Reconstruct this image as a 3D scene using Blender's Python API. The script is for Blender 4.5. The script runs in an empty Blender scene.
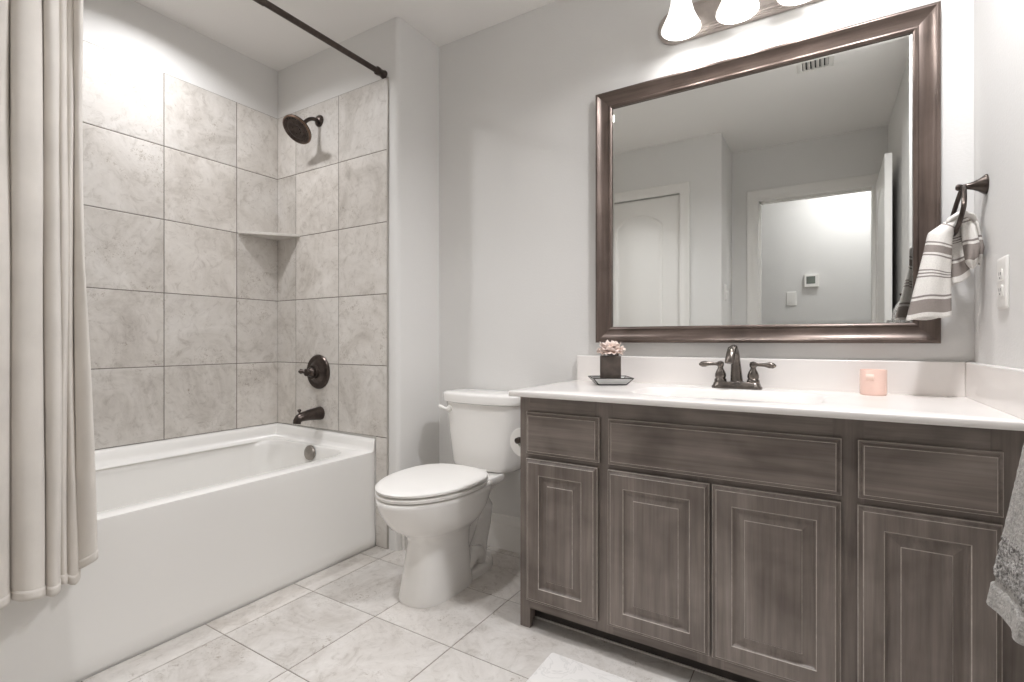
import bpy, bmesh, math, random
from mathutils import Vector, Matrix, noise
random.seed(7)
S = bpy.context.scene
COL = S.collection
PI = math.pi

# ------------------------------------------------------------------ camera, world, lights, exposure
cam_data = bpy.data.cameras.new('camera')
cam = bpy.data.objects.new('camera', cam_data)
COL.objects.link(cam)
cam.location = (0.0, -1.9696, 0.9611)
cam.rotation_euler = (PI / 2, 0, 0.5537)
cam_data.sensor_fit = 'HORIZONTAL'
cam_data.sensor_width = 36.0
cam_data.lens = 504.758 * 36.0 / 1024.0
cam_data.shift_y = -0.00034
cam_data.clip_start = 0.02
S.camera = cam

W = bpy.data.worlds.new('world')
S.world = W
W.use_nodes = True
W.node_tree.nodes['Background'].inputs[0].default_value = (1.0, 0.97, 0.93, 1)
W.node_tree.nodes['Background'].inputs[1].default_value = 0.3

S.view_settings.view_transform = 'Standard'
S.view_settings.look = 'None'
S.view_settings.exposure = 0.0
S.view_settings.gamma = 1.0
S.view_settings.use_curve_mapping = False
S.cycles.diffuse_bounces = 8
S.cycles.max_bounces = 14
S.cycles.sample_clamp_indirect = 6.0
S.cycles.caustics_reflective = False
S.cycles.caustics_refractive = False

WARM = (1.0, 0.996, 1.020)
CAN_TUB = (-2.17, -0.95)
CAN_TUB_W = 8.2
FILL_CANS = [(-1.30, -1.20), (0.14, -0.70)]  # unseen lamps added as fill over the floor and the vanity
FILL_ROOM_W = 5.4
FILL_VANITY_W = 18.0
VANITY_BULB_W = 2.0
SHADE_EMIT = 1.25
HALL_W = 8.5


def lamp(name, kind, loc, power, size=0.1, col=WARM, rot=(0, 0, 0), spread=180):
    l = bpy.data.lights.new(name, kind)
    l.energy = power
    l.color = col
    if kind == 'AREA':
        l.shape = 'DISK'
        l.size = size
        l.spread = math.radians(spread)
    else:
        l.shadow_soft_size = size
    o = bpy.data.objects.new(name, l)
    COL.objects.link(o)
    o.location = loc
    o.rotation_euler = rot
    return o


# ------------------------------------------------------------------ main dimensions
XL, XR = -2.553, 0.374            # tub wall, vanity side wall
XW, Y1 = -1.6485, -0.287          # wing wall corner
YJ, YD, XJ = -1.876, -2.351, -0.62
CEIL = 2.44
YH = -3.12
DY0, DX0, DX1, DZ = -0.012, -0.428, 0.284, 2.034


# ------------------------------------------------------------------ materials
def new_mat(name):
    m = bpy.data.materials.new(name)
    m.use_nodes = True
    nt = m.node_tree
    return m, nt, nt.nodes['Principled BSDF']


def N(nt, kind, **kw):
    n = nt.nodes.new(kind)
    for k, v in kw.items():
        setattr(n, k, v)
    return n


def ramp(nt, fac, stops):
    r = N(nt, 'ShaderNodeValToRGB')
    el = r.color_ramp.elements
    while len(el) < len(stops):
        el.new(0.5)
    for e, (p, c) in zip(el, stops):
        e.position = p
        e.color = tuple(c) + (1,)
    nt.links.new(fac, r.inputs[0])
    return r.outputs[0]


def noise_tex(nt, vec, scale, detail=4, rough=0.55, dist=0.0):
    n = N(nt, 'ShaderNodeTexNoise')
    n.inputs['Scale'].default_value = scale
    n.inputs['Detail'].default_value = detail
    n.inputs['Roughness'].default_value = rough
    n.inputs['Distortion'].default_value = dist
    if vec is not None:
        nt.links.new(vec, n.inputs['Vector'])
    return n.outputs['Fac']


def mapped(nt, scale=(1, 1, 1), coord='Object'):
    tc = N(nt, 'ShaderNodeTexCoord')
    mp = N(nt, 'ShaderNodeMapping')
    mp.inputs['Scale'].default_value = scale
    nt.links.new(tc.outputs[coord], mp.inputs['Vector'])
    return mp.outputs[0]


def bump(nt, b, height, strength, dist=0.01):
    bp = N(nt, 'ShaderNodeBump')
    bp.inputs['Strength'].default_value = strength
    bp.inputs['Distance'].default_value = dist
    nt.links.new(height, bp.inputs['Height'])
    nt.links.new(bp.outputs[0], b.inputs['Normal'])


def plain(name, col, rough=0.5, metal=0.0, var=0.04, nscale=30, bumps=0.0, coat=0.0, spec=0.5):
    m, nt, b = new_mat(name)
    v = mapped(nt)
    f = noise_tex(nt, v, nscale, 4)
    lo = tuple(c * (1 - var) for c in col)
    hi = tuple(min(1, c * (1 + var)) for c in col)
    nt.links.new(ramp(nt, f, [(0.3, lo), (0.7, hi)]), b.inputs['Base Color'])
    b.inputs['Roughness'].default_value = rough
    b.inputs['Metallic'].default_value = metal
    b.inputs['Coat Weight'].default_value = coat
    b.inputs['Specular IOR Level'].default_value = spec
    if bumps:
        bump(nt, b, f, bumps)
    return m


def stone(name, lo, mid, hi, rough=0.45):
    """Ceramic tile with a travertine look: each tile (mesh island) gets its own piece of the pattern."""
    m, nt, b = new_mat(name)
    geo = N(nt, 'ShaderNodeNewGeometry')
    tc = N(nt, 'ShaderNodeTexCoord')
    mul = N(nt, 'ShaderNodeVectorMath', operation='SCALE')
    wn = N(nt, 'ShaderNodeTexWhiteNoise', noise_dimensions='1D')
    nt.links.new(geo.outputs['Random Per Island'], wn.inputs['W'])
    nt.links.new(wn.outputs['Color'], mul.inputs[0])
    mul.inputs['Scale'].default_value = 17.0
    add = N(nt, 'ShaderNodeVectorMath', operation='ADD')
    nt.links.new(tc.outputs['Object'], add.inputs[0])
    nt.links.new(mul.outputs[0], add.inputs[1])
    v = add.outputs[0]
    big = noise_tex(nt, v, 3.2, 9, 0.70, 1.1)
    c1 = ramp(nt, big, [(0.30, lo), (0.48, mid), (0.66, hi)])
    fine = noise_tex(nt, v, 16, 8, 0.75, 1.6)
    c2 = ramp(nt, fine, [(0.34, (0.74, 0.72, 0.70)), (0.47, (0.98, 0.98, 0.98)), (0.60, (1.03, 1.03, 1.03))])
    mx = N(nt, 'ShaderNodeMixRGB', blend_type='MULTIPLY')
    mx.inputs[0].default_value = 0.8
    nt.links.new(c1, mx.inputs[1])
    nt.links.new(c2, mx.inputs[2])
    # pitted patches, only where the broad noise is mid valued
    pit = noise_tex(nt, v, 75, 3, 0.6, 1.5)
    pm = ramp(nt, pit, [(0.57, (1, 1, 1)), (0.66, (0.62, 0.58, 0.53))])
    patch = noise_tex(nt, v, 7, 3, 0.5, 0.5)
    pf = ramp(nt, patch, [(0.52, (0, 0, 0)), (0.64, (1, 1, 1))])
    mx2 = N(nt, 'ShaderNodeMixRGB', blend_type='MULTIPLY')
    nt.links.new(pf, mx2.inputs[0])
    nt.links.new(mx.outputs[0], mx2.inputs[1])
    nt.links.new(pm, mx2.inputs[2])
    # tile to tile shade change
    tv = ramp(nt, geo.outputs['Random Per Island'], [(0.0, (0.93, 0.93, 0.93)), (1.0, (1.04, 1.035, 1.03))])
    mx3 = N(nt, 'ShaderNodeMixRGB', blend_type='MULTIPLY')
    mx3.inputs[0].default_value = 1.0
    nt.links.new(mx2.outputs[0], mx3.inputs[1])
    nt.links.new(tv, mx3.inputs[2])
    nt.links.new(mx3.outputs[0], b.inputs['Base Color'])
    b.inputs['Roughness'].default_value = rough
    bump(nt, b, fine, 0.08, 0.004)
    return m


def wood(name, axis, k=1.0, tint=(1, 1, 1)):
    """Grey-brown stained maple; axis = grain direction."""
    m, nt, b = new_mat(name)
    sc = [13, 13, 13]
    sc[axis] = 0.9
    v = mapped(nt, tuple(sc))
    g = noise_tex(nt, v, 1.6, 7, 0.62, 0.9)
    sc2 = [95, 95, 95]
    sc2[axis] = 3.0
    v2 = mapped(nt, tuple(sc2))
    g2 = noise_tex(nt, v2, 1.0, 4, 0.6, 0.2)
    v3 = mapped(nt, (1, 1, 1))
    bl = noise_tex(nt, v3, 5.5, 3, 0.5, 0.4)
    c1 = ramp(nt, g, [(p, tuple(a * k * t for a, t in zip(c, tint))) for p, c in ((0.25, (0.094, 0.077, 0.067)), (0.5, (0.130, 0.110, 0.097)), (0.75, (0.168, 0.145, 0.130)))])
    c2 = ramp(nt, g2, [(0.3, (0.74, 0.73, 0.72)), (0.6, (1.06, 1.06, 1.06))])
    c3 = ramp(nt, bl, [(0.3, (0.55, 0.53, 0.52)), (0.5, (0.95, 0.95, 0.95)), (0.68, (1.18, 1.18, 1.19))])
    a = N(nt, 'ShaderNodeMixRGB', blend_type='MULTIPLY')
    a.inputs[0].default_value = 0.8
    nt.links.new(c1, a.inputs[1])
    nt.links.new(c2, a.inputs[2])
    d = N(nt, 'ShaderNodeMixRGB', blend_type='MULTIPLY')
    d.inputs[0].default_value = 0.8
    nt.links.new(a.outputs[0], d.inputs[1])
    nt.links.new(c3, d.inputs[2])
    nt.links.new(d.outputs[0], b.inputs['Base Color'])
    b.inputs['Roughness'].default_value = 0.42
    b.inputs['Specular IOR Level'].default_value = 0.45
    bump(nt, b, g2, 0.06, 0.002)
    return m


def fabric(name, col, weave=900, rough=0.95, var=0.06, strength=0.25):
    m, nt, b = new_mat(name)
    v = mapped(nt)
    f = noise_tex(nt, v, weave, 2, 0.5)
    lf = noise_tex(nt, v, 9, 3, 0.5)
    c = ramp(nt, lf, [(0.3, tuple(x * (1 - var) for x in col)), (0.7, tuple(min(1, x * (1 + var)) for x in col))])
    nt.links.new(c, b.inputs['Base Color'])
    b.inputs['Roughness'].default_value = rough
    b.inputs['Sheen Weight'].default_value = 0.15
    b.inputs['Specular IOR Level'].default_value = 0.15
    bump(nt, b, f, strength, 0.002)
    return m


def paint(name, col, peel=0.12, rough=0.75):
    m, nt, b = new_mat(name)
    v = mapped(nt)
    f = noise_tex(nt, v, 120, 3, 0.55)
    lf = noise_tex(nt, v, 1.5, 2, 0.5)
    c = ramp(nt, lf, [(0.3, tuple(x * 0.985 for x in col)), (0.7, tuple(x * 1.01 for x in col))])
    nt.links.new(c, b.inputs['Base Color'])
    b.inputs['Roughness'].default_value = rough
    b.inputs['Specular IOR Level'].default_value = 0.3
    if peel:
        bump(nt, b, f, peel, 0.006)
    return m


M = {}
M['wall'] = paint('wall_paint', (0.700, 0.692, 0.676))
M['ceil'] = paint('ceiling_paint', (0.80, 0.785, 0.765), 0.08)
M['trim'] = paint('trim_paint', (0.76, 0.745, 0.72), 0.0, 0.4)
M['tile'] = stone('wall_tile', (0.45, 0.418, 0.380), (0.61, 0.58, 0.542), (0.70, 0.675, 0.642))
M['ftile'] = stone('floor_tile', (0.46, 0.425, 0.388), (0.60, 0.572, 0.540), (0.70, 0.678, 0.65), 0.5)
M['grout'] = plain('grout', (0.17, 0.15, 0.13), 0.9, var=0.1)
M['fgrout'] = plain('floor_grout', (0.21, 0.185, 0.16), 0.9, var=0.1)
M['porcelain'] = plain('porcelain', (0.80, 0.785, 0.76), 0.12, var=0.006, nscale=2, coat=0.4)
M['acrylic'] = plain('tub_acrylic', (0.80, 0.79, 0.765), 0.22, var=0.006, nscale=2, coat=0.2)
M['plastic'] = plain('white_plastic', (0.80, 0.785, 0.755), 0.3, var=0.008, nscale=4)
M['counter'] = plain('cultured_marble', (0.80, 0.77, 0.745), 0.22, var=0.012, nscale=3, coat=0.2)
M['wood_v'] = wood('stained_wood_upright', 2, 1.6)
M['wood_h'] = wood('stained_wood_across', 0, 1.6)
M['wood_edge'] = plain('glazed_edge_highlight', (0.44, 0.395, 0.355), 0.45, var=0.2, nscale=60)  # pale glazed edges, with a bright edge highlight put into the colour
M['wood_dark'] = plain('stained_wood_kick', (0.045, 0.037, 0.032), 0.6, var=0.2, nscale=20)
M['caulk'] = plain('caulk', (0.62, 0.59, 0.55), 0.7)
M['bronze'] = plain('oil_rubbed_bronze', (0.075, 0.060, 0.053), 0.28, 0.85, var=0.25, nscale=40)
M['bronze_light'] = plain('oil_rubbed_bronze_faucet', (0.165, 0.145, 0.130), 0.24, 0.9, var=0.2, nscale=40)
M['bronze_rim'] = plain('aged_bronze_rim', (0.17, 0.115, 0.085), 0.35, 0.8, var=0.3, nscale=60)
M['nickel'] = plain('brushed_nickel', (0.50, 0.45, 0.42), 0.30, 0.9, var=0.06, nscale=80)
M['frame'] = wood('mirror_frame_finish', 0, 0.92, (1.08, 0.97, 0.93))
M['frame_v'] = wood('mirror_frame_finish_upright', 2, 0.92, (1.08, 0.97, 0.93))
for k in ('frame', 'frame_v'):
    b = M[k].node_tree.nodes['Principled BSDF']
    b.inputs['Metallic'].default_value = 0.45
    b.inputs['Roughness'].default_value = 0.30
M['curtain'] = fabric('curtain_cloth', (0.70, 0.665, 0.62), 700, 0.95, 0.05, 0.2)
M['paper'] = fabric('tissue_paper', (0.80, 0.78, 0.75), 400, 1.0, 0.01, 0.2)
M['petal'] = fabric('petal', (0.84, 0.72, 0.66), 200, 0.8, 0.05, 0.1)
M['leaf'] = plain('silvery_leaf', (0.50, 0.56, 0.58), 0.4, 0.2)
M['box_dark'] = plain('dark_vase', (0.085, 0.068, 0.058), 0.35, 0.3, var=0.3, nscale=30)
M['black_metal'] = plain('black_metal', (0.03, 0.027, 0.025), 0.35, 0.8)
M['dark'] = plain('dark_gap', (0.03, 0.03, 0.03), 0.7)
M['lcd'] = plain('lcd_screen', (0.13, 0.15, 0.13), 0.2)
M['steel'] = plain('overflow_nickel', (0.30, 0.275, 0.25), 0.35, 0.8, var=0.1)
M['wax'] = plain('peach_wax', (0.86, 0.52, 0.41), 0.5, var=0.03)
M['label'] = plain('pale_label', (0.88, 0.66, 0.57), 0.6, var=0.03)
M['tile_trim'] = plain('tile_trim_metal', (0.42, 0.40, 0.37), 0.4, 0.4)


def glass_mat(name, col, rough=0.02, ior=1.45, trans=1.0):
    m, nt, b = new_mat(name)
    b.inputs['Base Color'].default_value = col + (1,)
    b.inputs['Roughness'].default_value = rough
    b.inputs['IOR'].default_value = ior
    b.inputs['Transmission Weight'].default_value = trans
    return m


M['glass'] = glass_mat('clear_glass', (0.93, 0.95, 0.94))
M['tray_glass'] = glass_mat('milky_tray_glass', (0.88, 0.89, 0.87), 0.35, 1.3, 0.45)
M['pink_glass'] = plain('pink_frosted_glass', (0.84, 0.60, 0.52), 0.25, var=0.03, coat=0.5)


def emit_mat(name, col, strength):
    m, nt, b = new_mat(name)
    b.inputs['Base Color'].default_value = (0.9, 0.88, 0.85, 1)
    b.inputs['Emission Color'].default_value = col + (1,)
    b.inputs['Emission Strength'].default_value = strength
    b.inputs['Roughness'].default_value = 0.3
    return m


M['shade'] = emit_mat('frosted_shade', (1.0, 0.97, 0.93), SHADE_EMIT)
M['lens'] = emit_mat('lamp_lens', (1.0, 0.96, 0.90), 6.0)

m, nt, b = new_mat('mirror_silver')
b.inputs['Base Color'].default_value = (0.86, 0.875, 0.86, 1)
b.inputs['Metallic'].default_value = 1.0
b.inputs['Roughness'].default_value = 0.0
M['mirror'] = m


def striped(name):
    """Hand towel: woven off-white with grouped grey-brown bands, read from the UV length coordinate."""
    m, nt, b = new_mat(name)
    uv = N(nt, 'ShaderNodeUVMap')
    sep = N(nt, 'ShaderNodeSeparateXYZ')
    nt.links.new(uv.outputs[0], sep.inputs[0])
    base, st, band = (0.76, 0.735, 0.70), (0.27, 0.24, 0.225), (0.30, 0.265, 0.245)
    stops = [(0.0, base), (0.985, base)]
    r = N(nt, 'ShaderNodeValToRGB')
    r.color_ramp.interpolation = 'CONSTANT'
    el = r.color_ramp.elements
    # (position from the hem upwards in fractions of the drop)
    seq = [(0.0, base), (0.065, band), (0.185, base), (0.205, st), (0.222, base),
           (0.365, st), (0.378, base), (0.392, st), (0.405, base), (0.420, st), (0.433, base),
           (0.570, st), (0.583, base), (0.605, band), (0.665, base), (0.680, st), (0.692, base),
           (0.865, st), (0.877, base)]
    while len(el) < len(seq):
        el.new(0.5)
    for e, (p, c) in zip(el, seq):
        e.position = p
        e.color = c + (1,)
    nt.links.new(sep.outputs[1], r.inputs[0])
    v = mapped(nt)
    f = noise_tex(nt, v, 700, 2, 0.5)
    c2 = ramp(nt, f, [(0.35, (0.80, 0.80, 0.80)), (0.6, (1.05, 1.05, 1.05))])
    mx = N(nt, 'ShaderNodeMixRGB', blend_type='MULTIPLY')
    mx.inputs[0].default_value = 0.8
    nt.links.new(r.outputs[0], mx.inputs[1])
    nt.links.new(c2, mx.inputs[2])
    nt.links.new(mx.outputs[0], b.inputs['Base Color'])
    b.inputs['Roughness'].default_value = 0.95
    b.inputs['Specular IOR Level'].default_value = 0.1
    bump(nt, b, f, 0.35, 0.002)
    return m


M['striped'] = striped('striped_towel_cloth')


def terry(name, lo, hi):
    m, nt, b = new_mat(name)
    v = mapped(nt)
    f = noise_tex(nt, v, 240, 3, 0.65)
    g = noise_tex(nt, v, 90, 3, 0.6)
    c = ramp(nt, f, [(0.36, lo), (0.62, hi)])
    c2 = ramp(nt, g, [(0.3, (0.72, 0.72, 0.72)), (0.62, (1.08, 1.08, 1.08))])
    mx = N(nt, 'ShaderNodeMixRGB', blend_type='MULTIPLY')
    mx.inputs[0].default_value = 0.8
    nt.links.new(c, mx.inputs[1])
    nt.links.new(c2, mx.inputs[2])
    nt.links.new(mx.outputs[0], b.inputs['Base Color'])
    b.inputs['Roughness'].default_value = 1.0
    b.inputs['Specular IOR Level'].default_value = 0.05
    bump(nt, b, f, 0.9, 0.006)
    return m


M['terry'] = terry('grey_terry', (0.16, 0.153, 0.146), (0.60, 0.58, 0.56))
M['terry_band'] = terry('pale_towel_band', (0.40, 0.385, 0.365), (0.56, 0.54, 0.515))
m, nt, b = new_mat('bath_mat_cloth')
v = mapped(nt)
f = noise_tex(nt, v, 9, 4, 0.5, 2.2)
nt.links.new(ramp(nt, f, [(0.46, (0.80, 0.785, 0.765)), (0.50, (0.70, 0.69, 0.67)), (0.54, (0.80, 0.785, 0.765))]), b.inputs['Base Color'])
b.inputs['Roughness'].default_value = 0.9
M['mat'] = m


# ------------------------------------------------------------------ mesh helpers
class MB:
    def __init__(s):
        s.bm = bmesh.new()
        s.uv = None

    def v(s, p):
        return s.bm.verts.new(p)

    def face(s, vs, mat=0):
        try:
            f = s.bm.faces.new(vs)
            f.material_index = mat
            return f
        except ValueError:
            return None

    def box(s, a, b, mat=0):
        x0, y0, z0 = (min(a[i], b[i]) for i in range(3))
        x1, y1, z1 = (max(a[i], b[i]) for i in range(3))
        V = [s.v(p) for p in ((x0, y0, z0), (x1, y0, z0), (x1, y1, z0), (x0, y1, z0), (x0, y0, z1), (x1, y0, z1), (x1, y1, z1), (x0, y1, z1))]
        for q in ((0, 3, 2, 1), (4, 5, 6, 7), (0, 1, 5, 4), (1, 2, 6, 5), (2, 3, 7, 6), (3, 0, 4, 7)):
            s.face([V[i] for i in q], mat)
        return s

    def loft(s, loops, cap0=True, cap1=True, mat=0, closed=True, mats=None):
        R = [[s.v(p) for p in l] for l in loops]
        n = len(R[0])
        for i in range(len(R) - 1):
            mi = mats[i] if mats else mat
            for j in range(n if closed else n - 1):
                k = (j + 1) % n
                s.face([R[i][j], R[i][k], R[i + 1][k], R[i + 1][j]], mi)
        if cap0:
            s.face(R[0][::-1], mats[0] if mats else mat)
        if cap1:
            s.face(R[-1], mats[-1] if mats else mat)
        return R

    def lathe(s, prof, origin=(0, 0, 0), axis=(0, 0, 1), seg=32, mat=0, cap0=True, cap1=True, mats=None):
        """prof: list of (radius, height along axis)"""
        q = Vector((0, 0, 1)).rotation_difference(Vector(axis).normalized()).to_matrix()
        o = Vector(origin)
        loops = []
        for r, h in prof:
            r = max(r, 1e-5)
            loops.append([o + q @ Vector((r * math.cos(2 * PI * j / seg), r * math.sin(2 * PI * j / seg), h)) for j in range(seg)])
        s.loft(loops, cap0, cap1, mat, mats=mats)
        return s

    def tube(s, pts, rad, seg=14, mat=0, closed=False, flat=None):
        P = [Vector(p) for p in pts]
        n = len(P)
        R = rad if isinstance(rad, (list, tuple)) else [rad] * n
        loops = []
        up = None
        for i in range(n):
            if closed:
                t = (P[(i + 1) % n] - P[i - 1]).normalized()
            else:
                t = (P[min(i + 1, n - 1)] - P[max(i - 1, 0)]).normalized()
            if up is None:
                up = t.orthogonal().normalized() if flat is None else Vector(flat)
            a = (up - t * up.dot(t)).normalized()
            up = a
            b_ = t.cross(a)
            ra = R[i] if not isinstance(R[i], tuple) else R[i][0]
            rb = R[i] if not isinstance(R[i], tuple) else R[i][1]
            loops.append([P[i] + a * (ra * math.cos(2 * PI * j / seg)) + b_ * (rb * math.sin(2 * PI * j / seg)) for j in range(seg)])
        if closed:
            loops.append(loops[0])
            s.loft(loops, False, False, mat)
        else:
            s.loft(loops, True, True, mat)
        return s

    def sheet(s, fn, nu, nv, mat=0, uvfn=None, matfn=None):
        if uvfn and s.uv is None:
            s.uv = s.bm.loops.layers.uv.new('UVMap')
        G = [[s.v(fn(i / nu, j / nv)) for i in range(nu + 1)] for j in range(nv + 1)]
        for j in range(nv):
            for i in range(nu):
                mi = matfn(i / nu, j / nv) if matfn else mat
                f = s.face([G[j][i], G[j][i + 1], G[j + 1][i + 1], G[j + 1][i]], mi)
                if uvfn and f:
                    for l, (a, c) in zip(f.loops, ((i, j), (i + 1, j), (i + 1, j + 1), (i, j + 1))):
                        l[s.uv].uv = uvfn(a / nu, c / nv)
        return s

    def poly_face(s, outer, holes, normal_axis=None, mat=0):
        """flat region with holes"""
        es = []
        for loop in [outer] + list(holes):
            V = loop if not isinstance(loop[0], (tuple, list, Vector)) else [s.v(p) for p in loop]
            for i in range(len(V)):
                e = s.bm.edges.get((V[i], V[(i + 1) % len(V)]))
                es.append(e or s.bm.edges.new((V[i], V[(i + 1) % len(V)])))
        r = bmesh.ops.triangle_fill(s.bm, edges=es, use_beauty=True)
        for f in r['geom']:
            if isinstance(f, bmesh.types.BMFace):
                f.material_index = mat
        return s

    def build(s, name, mats, parent=None, local=False, smooth=True, sharp=38, bevel=0.0, bseg=2, weld=False, solid=0.0, subd=0):
        if weld:
            bmesh.ops.remove_doubles(s.bm, verts=s.bm.verts, dist=1e-5)
        bmesh.ops.recalc_face_normals(s.bm, faces=s.bm.faces)
        if parent is not None and not local:
            off = Vector((0, 0, 0))
            p = parent
            while p is not None:
                off += p.location
                p = p.parent
            bmesh.ops.translate(s.bm, verts=s.bm.verts, vec=-off)
        me = bpy.data.meshes.new(name)
        s.bm.to_mesh(me)
        s.bm.free()
        for k in (mats if isinstance(mats, (list, tuple)) else [mats]):
            me.materials.append(M[k])
        if smooth:
            for p in me.polygons:
                p.use_smooth = True
            if not bevel:
                me.set_sharp_from_angle(angle=math.radians(sharp))
        o = bpy.data.objects.new(name, me)
        COL.objects.link(o)
        if parent is not None:
            o.parent = parent
        if solid:
            md = o.modifiers.new('Solidify', 'SOLIDIFY')
            md.thickness = solid
            md.offset = 0
        if subd:
            md = o.modifiers.new('Subdivision', 'SUBSURF')
            md.levels = md.render_levels = subd
        if bevel:
            md = o.modifiers.new('Bevel', 'BEVEL')
            md.width = bevel
            md.segments = bseg
            md.limit_method = 'ANGLE'
            md.angle_limit = math.radians(40)
            md.harden_normals = True
        return o


def thing(name, label, cat, loc=(0, 0, 0), rotz=0.0, group=None):
    o = bpy.data.objects.new(name, None)
    COL.objects.link(o)
    o.location = loc
    o.rotation_euler = (0, 0, rotz)
    o.empty_display_size = 0.1
    return tag(o, label, cat, group)


def tag(o, label, cat, group=None):
    o['label'] = label
    o['category'] = cat
    if group:
        o['group'] = group
    return o


def struct(o):
    o['kind'] = 'structure'
    return o


def rrect(x0, x1, y0, y1, r, z, k=8):
    """rounded rectangle loop, counter clockwise from the right side"""
    out = []
    for cx, cy, a0 in ((x1 - r, y1 - r, 0), (x0 + r, y1 - r, PI / 2), (x0 + r, y0 + r, PI), (x1 - r, y0 + r, 1.5 * PI)):
        for i in range(k + 1):
            a = a0 + PI / 2 * i / k
            out.append((cx + r * math.cos(a), cy + r * math.sin(a), z))
    return out


def on_rect(loop, x0, x1, y0, y1, k=8):
    """matching loop on the outer rectangle: corner fans collapse along the two sides that meet there"""
    out = []
    for ci, (cx, cy) in enumerate(((x1, y1), (x0, y1), (x0, y0), (x1, y0))):
        for i in range(k + 1):
            px, py, pz = loop[ci * (k + 1) + i]
            t = i / k
            first = ((cx, py), (px, cy))[ci % 2]
            second = ((px, cy), (cx, py))[ci % 2]
            lo, hi = loop[ci * (k + 1)], loop[ci * (k + 1) + k]
            if ci % 2 == 0:
                a, e = (cx, lo[1]), (hi[0], cy)
            else:
                a, e = (lo[0], cy), (cx, hi[1])
            if t <= 0.5:
                u = t * 2
                out.append((a[0] + (cx - a[0]) * u, a[1] + (cy - a[1]) * u, pz))
            else:
                u = t * 2 - 1
                out.append((cx + (e[0] - cx) * u, cy + (e[1] - cy) * u, pz))
    return out


# ------------------------------------------------------------------ room shell
T = 0.11


def slab(name, a, b, mat='wall', parent=None):
    return struct(MB().box(a, b).build(name, mat, parent))


slab('wall_back', (XW - 0.02, 0, 0), (XR + T, T, CEIL))
slab('wall_right', (XR, YH - T, 0), (XR + T, 0, CEIL))
wall_left = slab('wall_left', (XL - T, YJ - T, 0), (XL, T, CEIL))
slab('wall_closet', (XL, YJ - T, 0), (-1.53, YJ, CEIL))
# closet wall continues over and beside the closet door
mb = MB()
mb.box((-1.53, YJ - T, 2.055), (-0.905, YJ, CEIL)).box((-0.905, YJ - T, 0), (XJ, YJ, CEIL)).box((XJ - T, YD - T, 0), (XJ, YJ - T, CEIL))
struct(mb.build('wall_jog', 'wall'))
mb = MB()
mb.box((XJ, YD - T, 0), (DX0 - 0.012, YD, CEIL)).box((DX1 + 0.012, YD - T, 0), (XR, YD, CEIL)).box((DX0 - 0.012, YD - T, DZ + 0.012), (DX1 + 0.012, YD, CEIL))
struct(mb.build('wall_doorway', 'wall'))
slab('wall_hall', (-2.4, YH - T, 0), (XR + T, YH, CEIL))
slab('wall_hall_end', (-2.4 - T, YH - T, 0), (-2.4, YJ - T, CEIL))
slab('ceiling', (XL - T, YH - T, CEIL), (XR + T, T, CEIL + 0.1), 'ceil')
# wing wall with the plumbing, its outer corner rounded (bullnose)
mb = MB()
pl = [(XL, 0.0), (XL, Y1)]
r = 0.022
for i in range(9):
    a = -PI / 2 + PI / 2 * i / 8
    pl.append((XW - r + r * math.cos(a), Y1 + r + r * math.sin(a)))
pl += [(XW, 0.0)]
mb.loft([[(x, y, 0) for x, y in pl], [(x, y, CEIL) for x, y in pl]])
wall_wing = struct(mb.build('wall_wing', 'wall'))


def tiled(name, parent, cells, plane, depth, mats, joint=0.0035, thick=0.007):
    """cells: (u0,u1,v0,v1); plane 'x' -> tile at x=depth growing to +x, 'y' -> at y=depth growing to -y, 'z' up"""
    mb = MB()
    us = [c[0] for c in cells] + [c[1] for c in cells]
    vs = [c[2] for c in cells] + [c[3] for c in cells]

    def P(u, v, h):
        return (depth + h, u, v) if plane == 'x' else (u, depth - h, v) if plane == 'y' else (u, v, depth + h)

    for u0, u1, v0, v1 in cells:
        mb.box(P(u0, v0, 0), P(u1, v1, thick * 0.78), 1)
        j = joint / 2
        b_ = 0.0015
        lo = [P(*q, thick * 0.7) for q in ((u0 + j, v0 + j), (u1 - j, v0 + j), (u1 - j, v1 - j), (u0 + j, v1 - j))]
        md = [P(*q, thick - b_ * .6) for q in ((u0 + j, v0 + j), (u1 - j, v0 + j), (u1 - j, v1 - j), (u0 + j, v1 - j))]
        j += b_
        hi = [P(*q, thick) for q in ((u0 + j, v0 + j), (u1 - j, v0 + j), (u1 - j, v1 - j), (u0 + j, v1 - j))]
        mb.loft([lo, md, hi], False, True, 0)
    return struct(mb.build(name, mats, parent, smooth=False))


ZR = [0.512, 0.8445, 1.1775, 1.5105, 1.8435, 2.1766]
ycols = [Y1, -0.519, -0.852, -1.184, -1.516, YJ]
cells = [(ycols[i + 1], ycols[i], ZR[k], ZR[k + 1]) for i in range(5) for k in range(5)]
tiled('tile_panel', wall_left, cells, 'x', XL, ['tile', 'grout'])
xcols = [XL + 0.007, -2.386, -2.047, -1.714]
cells = [(xcols[i], xcols[i + 1], ZR[k], ZR[k + 1]) for i in range(3) for k in range(5)]
cells += [(-1.787, -1.714, 0.20, 0.512), (-1.787, -1.714, 0.0, 0.20)]
tiled('tile_panel', wall_wing, cells, 'y', Y1, ['tile', 'grout'])
struct(MB().box((-1.714, Y1, 0), (-1.7095, Y1 - 0.008, 2.1766)).build('trim_1', 'tile_trim'))

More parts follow.
